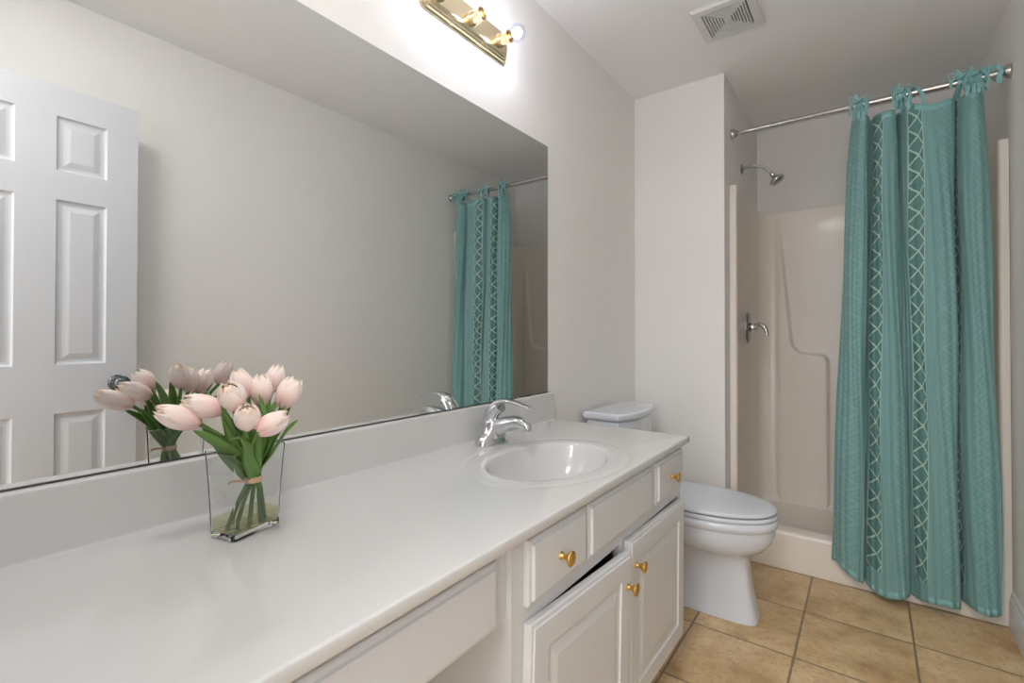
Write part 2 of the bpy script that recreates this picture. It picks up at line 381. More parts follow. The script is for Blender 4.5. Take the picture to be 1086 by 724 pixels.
# shower head
sh = thing('overhead_shower', 'chrome shower head on a bent arm high on the alcove side wall', 'shower head', (XP, 2.957, 2.068))
mb = MB(); mx = Matrix.Translation((XP, 2.957, 2.068)) @ Matrix.Rotation(PI/2, 4, 'Y')
mb.lathe([(.028, 0), (.028, .003), (.020, .009), (.010, .012)], mx); mb.build('flange', M_DARKCHROME, sh)
mb = MB(); arm = catmull([(XP, 2.957, 2.068), (XP+.05, 2.957, 2.074), (XP+.10, 2.957, 2.064), (XP+.135, 2.957, 2.035), (XP+.155, 2.957, 2.010)], 6)
mb.tube(arm, .0095); mb.build('arm', M_CHROME, sh)
mb = MB(); ax = Vector((.55, 0, -.83)).normalized()
mx = Matrix.Translation((XP+.150, 2.957, 2.018)) @ ax.to_track_quat('Z', 'Y').to_matrix().to_4x4()
mb.lathe([(.011, 0), (.015, .006), (.015, .014), (.012, .020), (.013, .026), (.024, .036), (.036, .044), (.040, .052), (.040, .058), (.036, .061), (.001, .060)], mx); mb.build('head', M_CHROME, sh)
mb = MB(); mb.lathe([(.001, .0612), (.030, .0612), (.030, .063), (.001, .063)], mx); mb.build('nozzle_plate', M_DARKCHROME, sh)

# shower valve
XV = XP+.0185
va = thing('shower_valve', 'chrome oval shower valve with lever handle on the cream stall side', 'shower valve', (XV, 3.01, 1.174))
mb = MB(); rings = []
for s_, d in ((1, 0), (1, .004), (.93, .010), (.75, .014), (.4, .016), (.01, .016)):
    rings.append([(XV+d, 3.01+.062*s_*math.cos(t), 1.172+.088*s_*math.sin(t)) for t in [2*PI*i/32 for i in range(32)]])
mb.loft(rings); mb.build('escutcheon', M_DARKCHROME, va)
mb = MB(); mb.lathe([(.026, .012), (.024, .030), (.020, .045), (.016, .052), (.001, .054)], Matrix.Translation((XV, 3.01, 1.174)) @ Matrix.Rotation(PI/2, 4, 'Y')); mb.build('hub', M_CHROME, va)
mb = MB(); mb.tube(catmull([(XV+.035, 3.01, 1.176), (XV+.065, 3.005, 1.186), (XV+.088, 3.0, 1.176), (XV+.10, 2.995, 1.15), (XV+.106, 2.992, 1.125)], 6),
                   [(.020-.0004*i, .017-.0004*i) for i in range(25)]); mb.build('lever', M_CHROME, va)

# ------------------------------------------------------------------ curtain rod and curtain
RA, RB = Vector((XP, 2.715, 2.185)), Vector((XR, 2.622, 2.150))
rod = thing('shower_curtain_rod', 'brushed nickel curtain rod spanning the shower alcove near the ceiling', 'curtain rod', RA)
rd = (RB-RA).normalized()
mb = MB(); mb.tube([RA+rd*.008, RA.lerp(RB, .45)], .0115, 20); mb.tube([RA.lerp(RB, .44), RB-rd*.008], .0135, 20); mb.build('pole', M_NICKEL, rod, sharp=50)
for q, dd in ((RA, Vector((1, 0, 0))), (RB, Vector((-1, 0, 0)))):
    mb = MB(); mb.lathe([(.026, 0), (.026, .006), (.024, .010), (.024, .014), (.017, .020), (.0145, .030), (.001, .030)], Matrix.Translation(q) @ dd.to_track_quat('Z', 'Y').to_matrix().to_4x4()); mb.build('end_flange', M_NICKEL, rod)
def rodpt(x): return RA+(RB-RA)*((x-XP)/(XR-XP))

cur = thing('shower_curtain', 'teal fabric shower curtain with diamond lace bands tied to the rod', 'curtain', (1.2, 2.62, 2.10))
BOT = [(.900, 2.625), (.922, 2.60), (.950, 2.570), (.992, 2.560), (1.016, 2.585), (1.012, 2.630), (1.022, 2.645), (1.040, 2.610), (1.066, 2.578), (1.105, 2.558), (1.150, 2.566), (1.178, 2.600), (1.172, 2.640), (1.186, 2.648), (1.200, 2.615), (1.232, 2.572), (1.275, 2.556), (1.316, 2.575), (1.328, 2.620), (1.316, 2.648), (1.334, 2.650), (1.344, 2.610), (1.370, 2.568), (1.412, 2.562), (1.450, 2.590)]
TOP = [(.985, 2.685), (1.000, 2.655), (1.020, 2.632), (1.043, 2.635), (1.050, 2.670), (1.044, 2.705), (1.058, 2.705), (1.070, 2.665), (1.092, 2.632), (1.118, 2.625), (1.138, 2.650), (1.132, 2.690), (1.148, 2.700), (1.160, 2.665), (1.182, 2.625), (1.222, 2.606), (1.275, 2.610), (1.318, 2.625), (1.326, 2.665), (1.314, 2.690), (1.332, 2.690), (1.342, 2.640), (1.362, 2.595), (1.388, 2.592), (1.412, 2.620)]
SUB = 10
bp_ = catmull([(x, y, 0) for x, y in BOT], SUB); tp_ = catmull([(x, y, 0) for x, y in TOP], SUB)
NU = len(bp_); NV = 150
S = [0]
for i in range(1, NU): S.append(S[-1]+.5*((bp_[i]-bp_[i-1]).length+(tp_[i]-tp_[i-1]).length))
def s_at(x): return min(range(NU), key=lambda i: abs(bp_[i].x-x))
PHASE = S[s_at(1.062)]-CP*.25
ANC = [(S[s_at(.932)], -.25*CP), (S[s_at(1.064)], .25*CP), (S[s_at(1.138)], .75*CP), (S[s_at(1.222)], 1.25*CP), (S[s_at(1.285)], 1.75*CP), (S[s_at(1.338)], 2.25*CP), (S[s_at(1.408)], 2.75*CP)]
def pat_u(sv):
    for k in range(len(ANC)-1):
        if sv <= ANC[k+1][0] or k == len(ANC)-2:
            (a0, b0), (a1, b1) = ANC[k], ANC[k+1]; return b0+(sv-a0)/(a1-a0)*(b1-b0)
M_CURT = curtain_mat(0.0)
TIEX = [1.005, 1.165, 1.368]
def top_z(i):
    x = tp_[i].x
    r = rodpt(x).z-.058
    d = min(abs(x-t) for t in (1.02, 1.155, 1.375))
    return r-.016*sstep(.01, .09, d)-.004*math.cos(x*55)
def bot_z(i):
    f = i/(NU-1)
    return .115-.075*sstep(0, .28, f)+.0*f+.030*sstep(.45, 1, f)+.008*math.sin(f*31)
verts = []; 
for k in range(NV+1):
    w_ = k/NV
    for i in range(NU):
        zb, ztp = bot_z(i), top_z(i)
        z = ztp+(zb-ztp)*w_
        e = w_**.8
        p = tp_[i].lerp(bp_[i], e)
        rip = .003*math.sin(i*.9+z*7)*sstep(0, .2, w_)
        yy = p.y+rip+.010*math.sin(w_*PI)*math.sin(i*.12+2)*.5
        yy = min(yy, 2.655) if z < .30 else yy
        verts.append((p.x+.004*math.sin(z*6+i*.15), yy, z))
faces = [(k*NU+i, k*NU+i+1, (k+1)*NU+i+1, (k+1)*NU+i) for k in range(NV) for i in range(NU-1)]
me = bpy.data.meshes.new('curtain_panel'); me.from_pydata(verts, [], faces)
me.polygons.foreach_set('use_smooth', [True]*len(faces))
uvl = me.uv_layers.new(name='UVMap')
for lp in me.loops:
    vi = lp.vertex_index; uvl.data[lp.index].uv = (pat_u(S[vi % NU])+10*CP, verts[vi][2])
me.materials.append(M_CURT)
cp_o = bpy.data.objects.new('curtain_panel', me); C.objects.link(cp_o); keep_world(cp_o, cur)
so = cp_o.modifiers.new('thick', 'SOLIDIFY'); so.thickness = .0016
# hem bands: top header
def band_mesh(name, k0, k1, off):
    v = []; f = []
    for k in (k0, (k0+k1)//2, k1):
        for i in range(NU):
            x, y, z = verts[k*NU+i]; v.append((x, y-off, z+(.0008 if k == k0 == 0 else 0)))
    for k in range(2):
        for i in range(NU-1): f.append((k*NU+i, k*NU+i+1, (k+1)*NU+i+1, (k+1)*NU+i))
    mb = MB(); mb.add(v, f, True); o = mb.build(name, M_TIE, cur); md = o.modifiers.new('t', 'SOLIDIFY'); md.thickness = .0008; md.offset = 0; return o
band_mesh('header_hem', 0, 2, .0014)
band_mesh('bottom_hem', NV-2, NV, .0014)
def ribbon(pts, wdt=.013, th=.0014, face=(1, 0, 0), sub=6):
    """flat cloth strip; face = direction of the strip's width"""
    P = catmull(pts, sub); mb = MB(); rings = []; fv = Vector(face).normalized(); n = len(P)
    for i, p in enumerate(P):
        t = (P[min(i+1, n-1)]-P[max(i-1, 0)]).normalized()
        wv = (fv-t*fv.dot(t)).normalized(); nn = t.cross(wv)
        ww = wdt*(.5+.06*math.sin(i*1.3))
        rings.append([p+wv*ww+nn*th, p-wv*ww+nn*th, p-wv*ww-nn*th, p+wv*ww-nn*th])
    mb.loft(rings, smooth=False); return mb
def join(mbs):
    r = MB()
    for q in mbs:
        b = len(r.v); r.v += q.v; r.f += [[b+i for i in f] for f in q.f]; r.sm += q.sm
    return r
def tie(xc, spread, seed, legs=3, tails=3):
    rr = random.Random(seed); c = rodpt(xc); parts = []; R_ = .0175
    for l in range(legs):
        fx = -spread+2*spread*l/max(1, legs-1) if legs > 1 else 0
        xt = xc+fx; i = min(range(NU), key=lambda j: abs(tp_[j].x-xt)); tx, ty, tz = verts[i]
        q = rodpt(xc+fx*.55)
        # front leg up, over the rod, down behind
        parts.append(ribbon([(tx, ty-.003, tz-.012), (tx+(q.x-tx)*.3, ty-.010, tz+.02), (q.x, q.y-R_, q.z-.012), (q.x+.002, q.y-R_*.8, q.z+.010), (q.x+.004, q.y, q.z+R_), (q.x+.006, q.y+R_, q.z+.004), (q.x+.008, q.y+R_*.9, q.z-.02), (tx+.010, ty+.006, tz+.004)], .0105))
    # knot
    mb = MB(); k = Vector((c.x, c.y-.020, c.z+.012)); mb.tube([k+Vector((-.013, 0, -.006)), k+Vector((-.005, -.004, 0)), k+Vector((.005, -.005, .001)), k+Vector((.013, 0, .006))], [.005, .009, .009, .005], 10); parts.append(mb)
    # bow loops
    for sgn in (-1, 1):
        l_ = .030+rr.random()*.012
        parts.append(ribbon([k, k+Vector((sgn*l_*.5, -.006, .016)), k+Vector((sgn*l_, -.004, .014+rr.random()*.01)), k+Vector((sgn*l_*.9, .0, -.006)), k+Vector((sgn*.006, -.004, -.004))], .007, face=(0, 1, .3)))
    for t in range(tails):
        sgn = rr.choice((-1, 1)) if t > 1 else (-1, 1)[t]; ln = .045+.035*rr.random()
        parts.append(ribbon([k, k+Vector((sgn*.018, -.010, .006)), k+Vector((sgn*(.026+.01*rr.random()), -.012, -ln*.5)), k+Vector((sgn*(.024+.012*rr.random()), -.008, -ln))], .009, face=(1, .4, 0)))
    if legs > 1: parts.append(ribbon([k, k+Vector((-.008, -.003, .018)), k+Vector((-.014+.01*rr.random(), .002, .034))], .009, face=(1, 0, 0)))
    join(parts).build('tie', M_TIE, cur)
tie(1.010, .020, 1); tie(1.158, .022, 3); tie(1.385, .028, 5, 4, 3); tie(1.345, .012, 6, 2, 2)
# the strip beside the middle tie and the last tie wound along the rod to the flange
q = rodpt(1.222); i = s_at(1.25); 
parts = [ribbon([(1.232, 2.612, verts[NU*0+min(range(NU), key=lambda j: abs(tp_[j].x-1.235))][2]-.01), (1.228, 2.618, q.z-.03), (q.x-.004, q.y-.018, q.z-.004), (q.x-.010, q.y-.004, q.z+.0175), (q.x-.018, q.y+.017, q.z+.004), (q.x-.022, q.y+.016, q.z-.012)], .013)]
parts.append(ribbon([rodpt(1.185)+Vector((0, -.008, .0175)), rodpt(1.205)+Vector((0, -.004, .019)), rodpt(1.222)+Vector((0, .002, .018))], .010, face=(0, 1, 0)))
join(parts).build('tie', M_TIE, cur)
parts = []
hel = [rodpt(1.39+.072*t/22)+Vector((0, -math.cos(t*.62)*.017, math.sin(t*.62+.4)*.017)) for t in range(23)]
mb = MB(); mb.tube(catmull(hel, 3), [(.007, .0035)]*67, 8); parts.append(mb)
parts.append(ribbon([rodpt(1.385)+Vector((0, -.016, .012)), rodpt(1.42)+Vector((0, -.016, .021)), rodpt(1.45)+Vector((0, -.010, .022)), rodpt(1.458)+Vector((0, -.018, .004)), rodpt(1.452)+Vector((0, -.024, -.022)), rodpt(1.453)+Vector((0, -.022, -.048))], .016, face=(1, 0, .4)))
join(parts).build('tie', M_TIE, cur)

# ------------------------------------------------------------------ toilet
YT = 2.13
toi = thing('toilet', 'white elongated toilet with closed lid between the vanity and the shower', 'toilet', (.40, YT, 0))
def outline(xb, xf, hw, z, n=56, pb=3.0, pf=2.0, waist=0.0, cx=None):
    L = []
    c = cx if cx is not None else xb+(xf-xb)*.48
    for j in range(n):
        t = 2*PI*j/n; ct, st = math.cos(t), math.sin(t)
        a = (xf-c) if ct >= 0 else (c-xb); e = pf if ct >= 0 else pb
        x = c+a*math.copysign(abs(ct)**(2/e), ct); y = hw*math.copysign(abs(st)**(2/e), st)
        if waist: y *= 1-waist*math.exp(-((x-.44)/.10)**2)
        L.append((x, YT+y, z))
    return L
secs = [(.17, .688, .080, .001, 3.5, 5.0, .0), (.17, .688, .080, .012, 3.5, 5.0, .0), (.17, .680, .076, .04, 3.5, 4.8, .10), (.17, .664, .072, .12, 3.5, 4.4, .26), (.17, .655, .072, .19, 3.4, 3.8, .28),
        (.17, .655, .086, .24, 3.2, 2.7, .15), (.165, .668, .106, .262, 3.0, 2.4, .06), (.16, .706, .142, .282, 2.8, 2.2, .02), (.16, .734, .165, .312, 2.6, 2.1, 0), (.16, .746, .173, .345, 2.6, 2.05, 0),
        (.16, .747, .173, .373, 2.6, 2.05, 0), (.16, .754, .179, .376, 2.6, 2.05, 0), (.16, .758, .182, .392, 2.6, 2.05, 0), (.16, .756, .181, .405, 2.6, 2.05, 0), (.16, .750, .176, .410, 2.6, 2.05, 0)]
mb = MB(); mb.loft([outline(a, b, c_, z, pb=pb, pf=pf, waist=wt, cx=.47 if z > .25 else .42) for a, b, c_, z, pb, pf, wt in secs])
mb.build('bowl', M_CERAM, toi, sharp=60)
mb = MB(); mb.loft([outline(.17, .748*1.0, .176, .4115, pb=2.6, pf=2.05, cx=.47), outline(.17, .754, .181, .416, pb=2.6, pf=2.05, cx=.47), outline(.17, .754, .181, .425, pb=2.6, pf=2.05, cx=.47), outline(.17, .749, .177, .429, pb=2.6, pf=2.05, cx=.47)][0:4])
mb.build('seat', M_SEAT, toi)
R_ = []
for (ins, z) in ((.006, .4325), (.0, .437), (.0, .444), (.003, .4475), (.012, .450), (.05, .4535), (.10, .4555), (.165, .4565)):
    R_.append(outline(.215+ins*.8, .752-ins*1.4, .180-ins, z, pb=3.0, pf=2.05, cx=.47))
mb = MB(); mb.loft(R_); mb.build('lid', M_SEAT, toi)
for s_ in (-1, 1):
    mb = MB(); mb.box(.205, .235, YT+s_*.075-.012, YT+s_*.075+.012, .411, .444, .004); mb.build('hinge', M_SEAT, toi)
def tank_out(x0, xf, hw, z, bow, grow=0):
    L = [(x0, YT-hw, z)]; n = 24
    for i in range(n+1):
        f = -1+2*i/n; L.append((xf+bow*(1-f*f), YT+hw*f, z))
    L.append((x0, YT+hw, z)); return L
mb = MB(); mb.loft([tank_out(.03, .165, .175, .409, .030), tank_out(.03, .172, .190, .47, .034), tank_out(.028, .178, .205, .757, .040)], smooth=False)
o = mb.build('tank', M_CERAM, toi); bv = o.modifiers.new('b', 'BEVEL'); bv.width = .010; bv.segments = 3; bv.limit_method = 'ANGLE'; bv.angle_limit = .6
mb = MB(); mb.loft([tank_out(.024, .184, .213, .760, .044), tank_out(.018, .190, .218, .770, .046), tank_out(.018, .190, .218, .786, .046), tank_out(.026, .180, .210, .792, .044)], smooth=False)
o = mb.build('tank_lid', M_CERAM, toi); bv = o.modifiers.new('b', 'BEVEL'); bv.width = .003; bv.segments = 2; bv.limit_method = 'ANGLE'; bv.angle_limit = .6

# ------------------------------------------------------------------ vanity: worktop with moulded basin
ZC, XF, YE, Y0 = .793, .556, 1.663, -.012
wt = thing('vanity_worktop', 'long white cultured marble vanity top with oval basin under the mirror', 'worktop', (.28, 1.13, ZC))
SX, SY, SA, SB = .333, 1.135, .146, .212
NA = 360
def rectpt(t, x0, x1, y0, y1, r=0):
    dx, dy = math.cos(t), math.sin(t); k = 1e9
    if dx > 1e-9: k = min(k, (x1-SX)/dx)
    if dx < -1e-9: k = min(k, (x0-SX)/dx)
    if dy > 1e-9: k = min(k, (y1-SY)/dy)
    if dy < -1e-9: k = min(k, (y0-SY)/dy)
    return SX+dx*k, SY+dy*k
angs = [2*PI*i/NA for i in range(NA)]
X0 = .0015
for cxx, cyy in ((XF, YE), (X0, YE), (X0, Y0), (XF, Y0)):
    t = math.atan2(cyy-SY, cxx-SX) % (2*PI); j = min(range(NA), key=lambda q: abs(angs[q]-t)); angs[j] = t
rings = []
def ell(a, b, z): return [(SX+a*math.cos(t_), SY+b*math.sin(t_), z) for t_ in ea]
ea = [math.atan2(math.sin(t)*SA, math.cos(t)*SB) for t in angs]     # ellipse parameter that points along the same ray
for f, d in ((.09, -.148), (.25, -.146), (.45, -.138), (.62, -.120), (.76, -.094), (.87, -.062), (.94, -.034), (.975, -.016), (.99, -.008)): rings.append(ell(SA*f, SB*f, ZC+d))
for da, z in ((0, -.0045), (.004, -.002), (.010, -.0008), (.022, -.0002), (.034, .0), (.044, -.0001), (.050, -.0010), (.056, -.0010), (.061, .0), (.066, .0)): rings.append(ell(SA+da, SB+da*1.15, ZC+z))
def rr(inset, z): return [(*rectpt(t, X0+0*inset, XF-inset, Y0, YE-inset), z) for t in angs]
rings += [rr(.006, ZC), rr(.0025, ZC-.0004), rr(.0008, ZC-.0018), rr(.0, ZC-.004), rr(.0, ZC-.019), rr(.002, ZC-.022), rr(.03, ZC-.022)]
mb = MB(); mb.loft(rings, cap0=True, cap1=False)
top_o = mb.build('marble_top', M_MARBLE, wt, sharp=70)
mb = MB(); P = [(.0015, ZC), (.0265, ZC), (.0255, ZC+.101)]+[(.0215+.004*math.cos(a), ZC+.104+.004*math.sin(a)) for a in (0, .5, 1.0, PI/2)]+[(.0015, ZC+.108)]
P = [(.032, ZC-.001), (.0285, ZC+.001), (.0268, ZC+.005)]+P[2:]+[(.0015, ZC-.001)]
mb.loft([[(x, y, z) for x, z in P] for y in (Y0, YE-.006)], smooth=True); mb.build('backsplash', M_MARBLE, wt, sharp=45)
mb = MB(); mb.lathe([(.001, .004), (.012, .004), (.020, .002), (.022, 0)], Matrix.Translation((SX, SY, ZC-.148)), cap1=False); mb.build('drain', M_CHROME, wt)

# mirror
mir = thing('wall_mirror', 'large frameless wall mirror resting on the backsplash, reflecting the curtain and door', 'mirror', (0, .82, .902))
mb = MB(); mb.box(.001, .006, -.012, 1.6406, ZC+.1085, 1.891); mb.build('glass', M_MIRROR, mir)
mb = MB(); mb.box(.0062, .0082, -.012, 1.6406, ZC+.1083, ZC+.1115); mb.build('bottom_channel', M_MIRRORCH, mir)

# ------------------------------------------------------------------ vanity cabinet
XFR = .530
CY0, CY1 = .690, 1.640
cab = thing('vanity_cabinet', 'white painted vanity cabinet below the basin with brass knobs and one door ajar', 'cabinet', (.27, 1.165, 0))
mb = MB()
for y_ in (CY0, CY1-.016):
    mb.box(.014, XFR-.018, y_, y_+.016, .145, .770); mb.box(.014, .40, y_, y_+.016, 0, .145)      # sides with a toe notch
mb.box(.014, XFR-.018, CY0+.016, CY1-.016, .145, .160)                                           # bottom
mb.box(.014, .02, CY0+.016, CY1-.016, .116, .64)                                                # back
mb.box(.39, .40, CY0+.016, CY1-.016, 0, .145)                                                   # toe kick
Z0f, Z1f = .145, .770
def fr(y0, y1, z0, z1): mb.box(XFR-.018, XFR, y0, y1, z0, z1)
for (a, b) in ((CY0, .742), (.940, .972), (1.335, 1.390), (1.615, CY1)): fr(a, b, .645, .750)
fr(CY0, .742, Z0f, .600); fr(1.155, 1.200, .165, .600); fr(1.615, CY1, Z0f, .600)
fr(CY0, CY1, .750, Z1f); fr(CY0, CY1, .600, .645); fr(.742, 1.615, Z0f, .165)
mb.build('carcass', M_CAB, cab)
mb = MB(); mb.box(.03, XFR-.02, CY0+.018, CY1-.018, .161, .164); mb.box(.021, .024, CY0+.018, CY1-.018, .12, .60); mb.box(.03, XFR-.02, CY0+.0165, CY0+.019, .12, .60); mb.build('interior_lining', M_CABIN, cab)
def panel(y0, y1, z0, z1, prof):
    mb = MB(); mb.loft([[(h, y0+i, z0+i), (h, y1-i, z0+i), (h, y1-i, z1-i), (h, y0+i, z1-i)] for i, h in prof], smooth=False); return mb
DRW = [(0, 0), (0, .009), (.002, .011), (.009, .0125), (.011, .017), (.013, .018)]
DOR = [(0, 0), (0, .012), (.003, .015), (.009, .016), (.011, .019), (.058, .019), (.060, .0145), (.070, .0135), (.090, .0175), (.093, .018)]
def knob(x, y, z, parent, rotz=0.0):
    mx = Matrix.Translation((x, y, z)) @ Matrix.Rotation(rotz, 4, 'Z') @ Matrix.Rotation(PI/2, 4, 'Y')
    mb = MB(); mb.lathe([(.0085, 0), (.0085, .0015), (.0055, .003), (.0050, .009), (.0065, .014), (.0125, .0205), (.0150, .0235), (.0150, .0255), (.0135, .0268), (.006, .0278), (.001, .0280)], mx)
    return mb
def front(name, y0, y1, z0, z1, prof, kn=None):
    mb = panel(y0, y1, z0, z1, prof); mb.v = [(XFR+.0008+x, y, z) for x, y, z in mb.v]
    o = mb.build(name, M_CAB, cab)
    if kn:
        k = knob(XFR+.0185, kn[0], kn[1], o).build('knob', M_GOLD, o, 'satin brass knob')
    return o
front('drawer', .728, .949, .636, .758, DRW, (.832, .696))
front('false_drawer_front', .960, 1.346, .636, .758, DRW)
front('drawer', 1.384, 1.628, .636, .758, DRW, (1.497, .696))
def hung_door(y0, wd, z1, hgt, sag, ajar, kn, lab=None, left=True):
    # in-plane sag about the top left corner, then swung out about its hinge side
    mb = panel(0, wd, -hgt, 0, DOR)
    M_ = Matrix.Translation((XFR+.0012, y0, z1)) @ Matrix.Rotation(-ajar, 4, 'Z') @ Matrix.Rotation(-sag, 4, 'X')
    mb.v = [tuple(M_ @ Vector(v)) for v in mb.v]; o = mb.build('door', M_CAB, cab, lab)
    kb = knob(.0185, kn[0], kn[1], o); kb.v = [tuple(M_ @ Vector(v)) for v in kb.v]; kb.build('knob', M_GOLD, o, 'satin brass knob')
hung_door(1.180, .450, .603, .446, math.radians(1.5), 0, (.036, -.071))
hung_door(.729, .438, .606, .446, math.radians(2.6), .022, (.412, -.078), 'left door sagging slightly ajar')
# knee space drawer unit to the left
kn = thing('knee_drawer', 'shallow white painted drawer front spanning the open knee space left of the cabinet', 'drawer', (.5, .33, .62))
mb = MB(); mb.box(XFR-.030, XFR-.012, .600, CY0-.001, .625, .770); mb.box(XFR-.030, XFR-.012, -.012, .600, .625, .770); mb.box(.03, XFR-.030, -.010, .0, .64, .75); mb.box(.03, XFR-.030, .66, CY0-.001, .64, .75)
mb.build('rail', M_CAB, kn)
mb = panel(.02, .652, .632, .748, DRW); mb.v = [(XFR-.012+x, y, z) for x, y, z in mb.v]; mb.build('drawer_front', M_CAB, kn)
mb = MB(); mb.box(.03, XFR-.031, .0, .66, .70, .708); mb.box(.03, .04, 0, .66, .65, .70); mb.build('drawer_box', M_CAB, kn)

# ------------------------------------------------------------------ faucet
FX, FY = .090, 1.178
fa = thing('faucet', 'chrome single lever faucet standing behind the oval basin', 'faucet', (FX, FY, ZC))
mb = MB()
def fsec(x0, x1, hw, z, n=28, e=2.4):
    cx = (x0+x1)/2; a = (x1-x0)/2
    return [(cx+a*math.copysign(abs(math.cos(2*PI*j/n))**(2/e), math.cos(2*PI*j/n)), FY+hw*math.copysign(abs(math.sin(2*PI*j/n))**(2/e), math.sin(2*PI*j/n)), ZC+z) for j in range(n)]
mb.loft([fsec(.058, .126, .070, .0), fsec(.058, .126, .070, .006), fsec(.061, .123, .066, .014), fsec(.065, .121, .062, .023), fsec(.065, .123, .048, .033), fsec(.065, .124, .037, .045), fsec(.066, .123, .031, .056), fsec(.067, .121, .0285, .068), fsec(.069, .119, .027, .076)])
mb.build('body', M_CHROME, fa)
mb = MB(); P = catmull([(.080, FY, ZC+.036), (.115, FY, ZC+.052), (.155, FY, ZC+.069), (.195, FY, ZC+.076), (.222, FY, ZC+.070), (.233, FY, ZC+.063)], 6)
mb.tube(P, [(.029-.014*(i/len(P)), .034-.023*(i/len(P))**.8) for i in range(len(P))], 20); mb.build('spout', M_CHROME, fa)
mb = MB(); mb.lathe([(.0125, 0), (.0135, .003), (.0135, .015), (.011, .016), (.001, .015)], Matrix.Translation((.226, FY, ZC+.068)) @ Matrix.Rotation(PI-.25, 4, 'Y')); mb.build('aerator', M_CHROME, fa)
mb = MB(); P = catmull([(.080, FY, ZC+.048), (.087, FY, ZC+.078), (.103, FY, ZC+.106), (.124, FY, ZC+.122)], 6)
mb.tube(P, [(.0265-.004*(i/len(P)), .0265-.005*(i/len(P))) for i in range(len(P))], 20)
mb.build('handle_base', M_CHROME, fa)
mb = MB(); P = catmull([(.100, FY, ZC+.116), (.124, FY, ZC+.133), (.160, FY, ZC+.138), (.205, FY, ZC+.130), (.236, FY, ZC+.124)], 6)
mb.tube(P, [(.024-.014*(i/len(P)), .012-.009*(i/len(P))) for i in range(len(P))], 16); mb.build('lever', M_CHROME, fa)
mb = MB(); mb.tube([(.052, FY, ZC+.003), (.052, FY, ZC+.060)], .0026, 8); mb.lathe([(.003, 0), (.006, .003), (.0065, .008), (.004, .012), (.001, .013)], Matrix.Translation((.052, FY, ZC+.058))); mb.build('pop_up_rod', M_CHROME, fa)

# ------------------------------------------------------------------ vanity light
ZL = 2.146; YL0, YL1 = .950, 1.362
vl = thing('vanity_light', 'polished brass light bar with clear globe bulbs above the mirror', 'wall light', (0, 1.156, ZL))
def rrect(hy, hz, r, x, n=6):
    L = []
    for (sy, sz, a0) in ((1, 1, 0), (-1, 1, PI/2), (-1, -1, PI), (1, -1, 1.5*PI)):
        for i in range(n+1):
            a = a0+PI/2*i/n; L.append((x, (YL0+YL1)/2+sy*(hy-r)+r*math.cos(a), ZL+sz*(hz-r)+r*math.sin(a)))
    return L
hy, hz = (YL1-YL0)/2, .058
PR = [(0, .001), (0, .005), (.003, .008), (.006, .008), (.008, .014), (.011, .016), (.013, .016), (.015, .021), (.018, .023), (.020, .023), (.022, .027), (.026, .028)]
mb = MB(); mb.loft([rrect(hy-i, hz-i, .022, x) for i, x in PR], smooth=False); mb.build('back_plate', M_BRASS, vl)
M_BULB = emit('bulb_glow', (.96, .96, 1.0), BULB_W/(4*PI*.0165**2*PI))
for yb in (1.012, 1.156, 1.300):
    mxl = Matrix.Translation((.027, yb, ZL)) @ Matrix.Rotation(PI/2, 4, 'Y')
    mb = MB(); mb.lathe([(.024, 0), (.024, .003), (.0205, .006), (.0195, .036), (.0215, .038), (.0215, .042), (.018, .042), (.017, .030)], mxl, cap1=False); s_o = mb.build('socket', M_BRASS, vl, sharp=40)
    mb = MB(); mb.lathe([(.012, .030), (.013, .040), (.016, .046)]+[(.030*math.sin(a), .073-.030*math.cos(a)) for a in [.6+(PI-.6)*i/14 for i in range(14)]]+[(.0008, .103)], mxl, cap0=False, cap1=False)
    b_o = mb.build('bulb', M_BULBGLASS, s_o, 'clear glass globe bulb')
    mb = MB(); mb.lathe([(.0005, .0565), (.0085, .059), (.0145, .065), (.0165, .073), (.0145, .081), (.0085, .087), (.0005, .0895)], mxl, n=14)
    mb.build('bulb_filament', M_BULB, s_o, 'glowing core of the bulb')

# ------------------------------------------------------------------ fill lamp added near the doorway (out of view, above the camera)
rl = thing('added_fill_lamp', 'added unseen fill lamp, round and white, on the ceiling at the doorway end', 'added fill light', (.72, .14, H))
mxr = Matrix.Translation((.72, .14, H)) @ Matrix.Rotation(PI, 4, 'X')
mb = MB(); mb.lathe([(.15, .0005), (.15, .018), (.146, .022), (.142, .022), (.142, .0005)], mxr, 40, cap0=False, cap1=False); mb.build('fill_lamp_rim', M_VENT, rl)
mb = MB(); mb.lathe([(.141, .012), (.138, .030), (.120, .046), (.080, .058), (.03, .063), (.001, .064)], mxr, 40, cap0=False, cap1=False)
mb.build('fill_lamp_shade', emit('fill_lamp_glow', (1.0, .985, .96), ROOM_FILL_W/(PI*.075*PI)), rl)  # emissive dome added to brighten the room from out of view

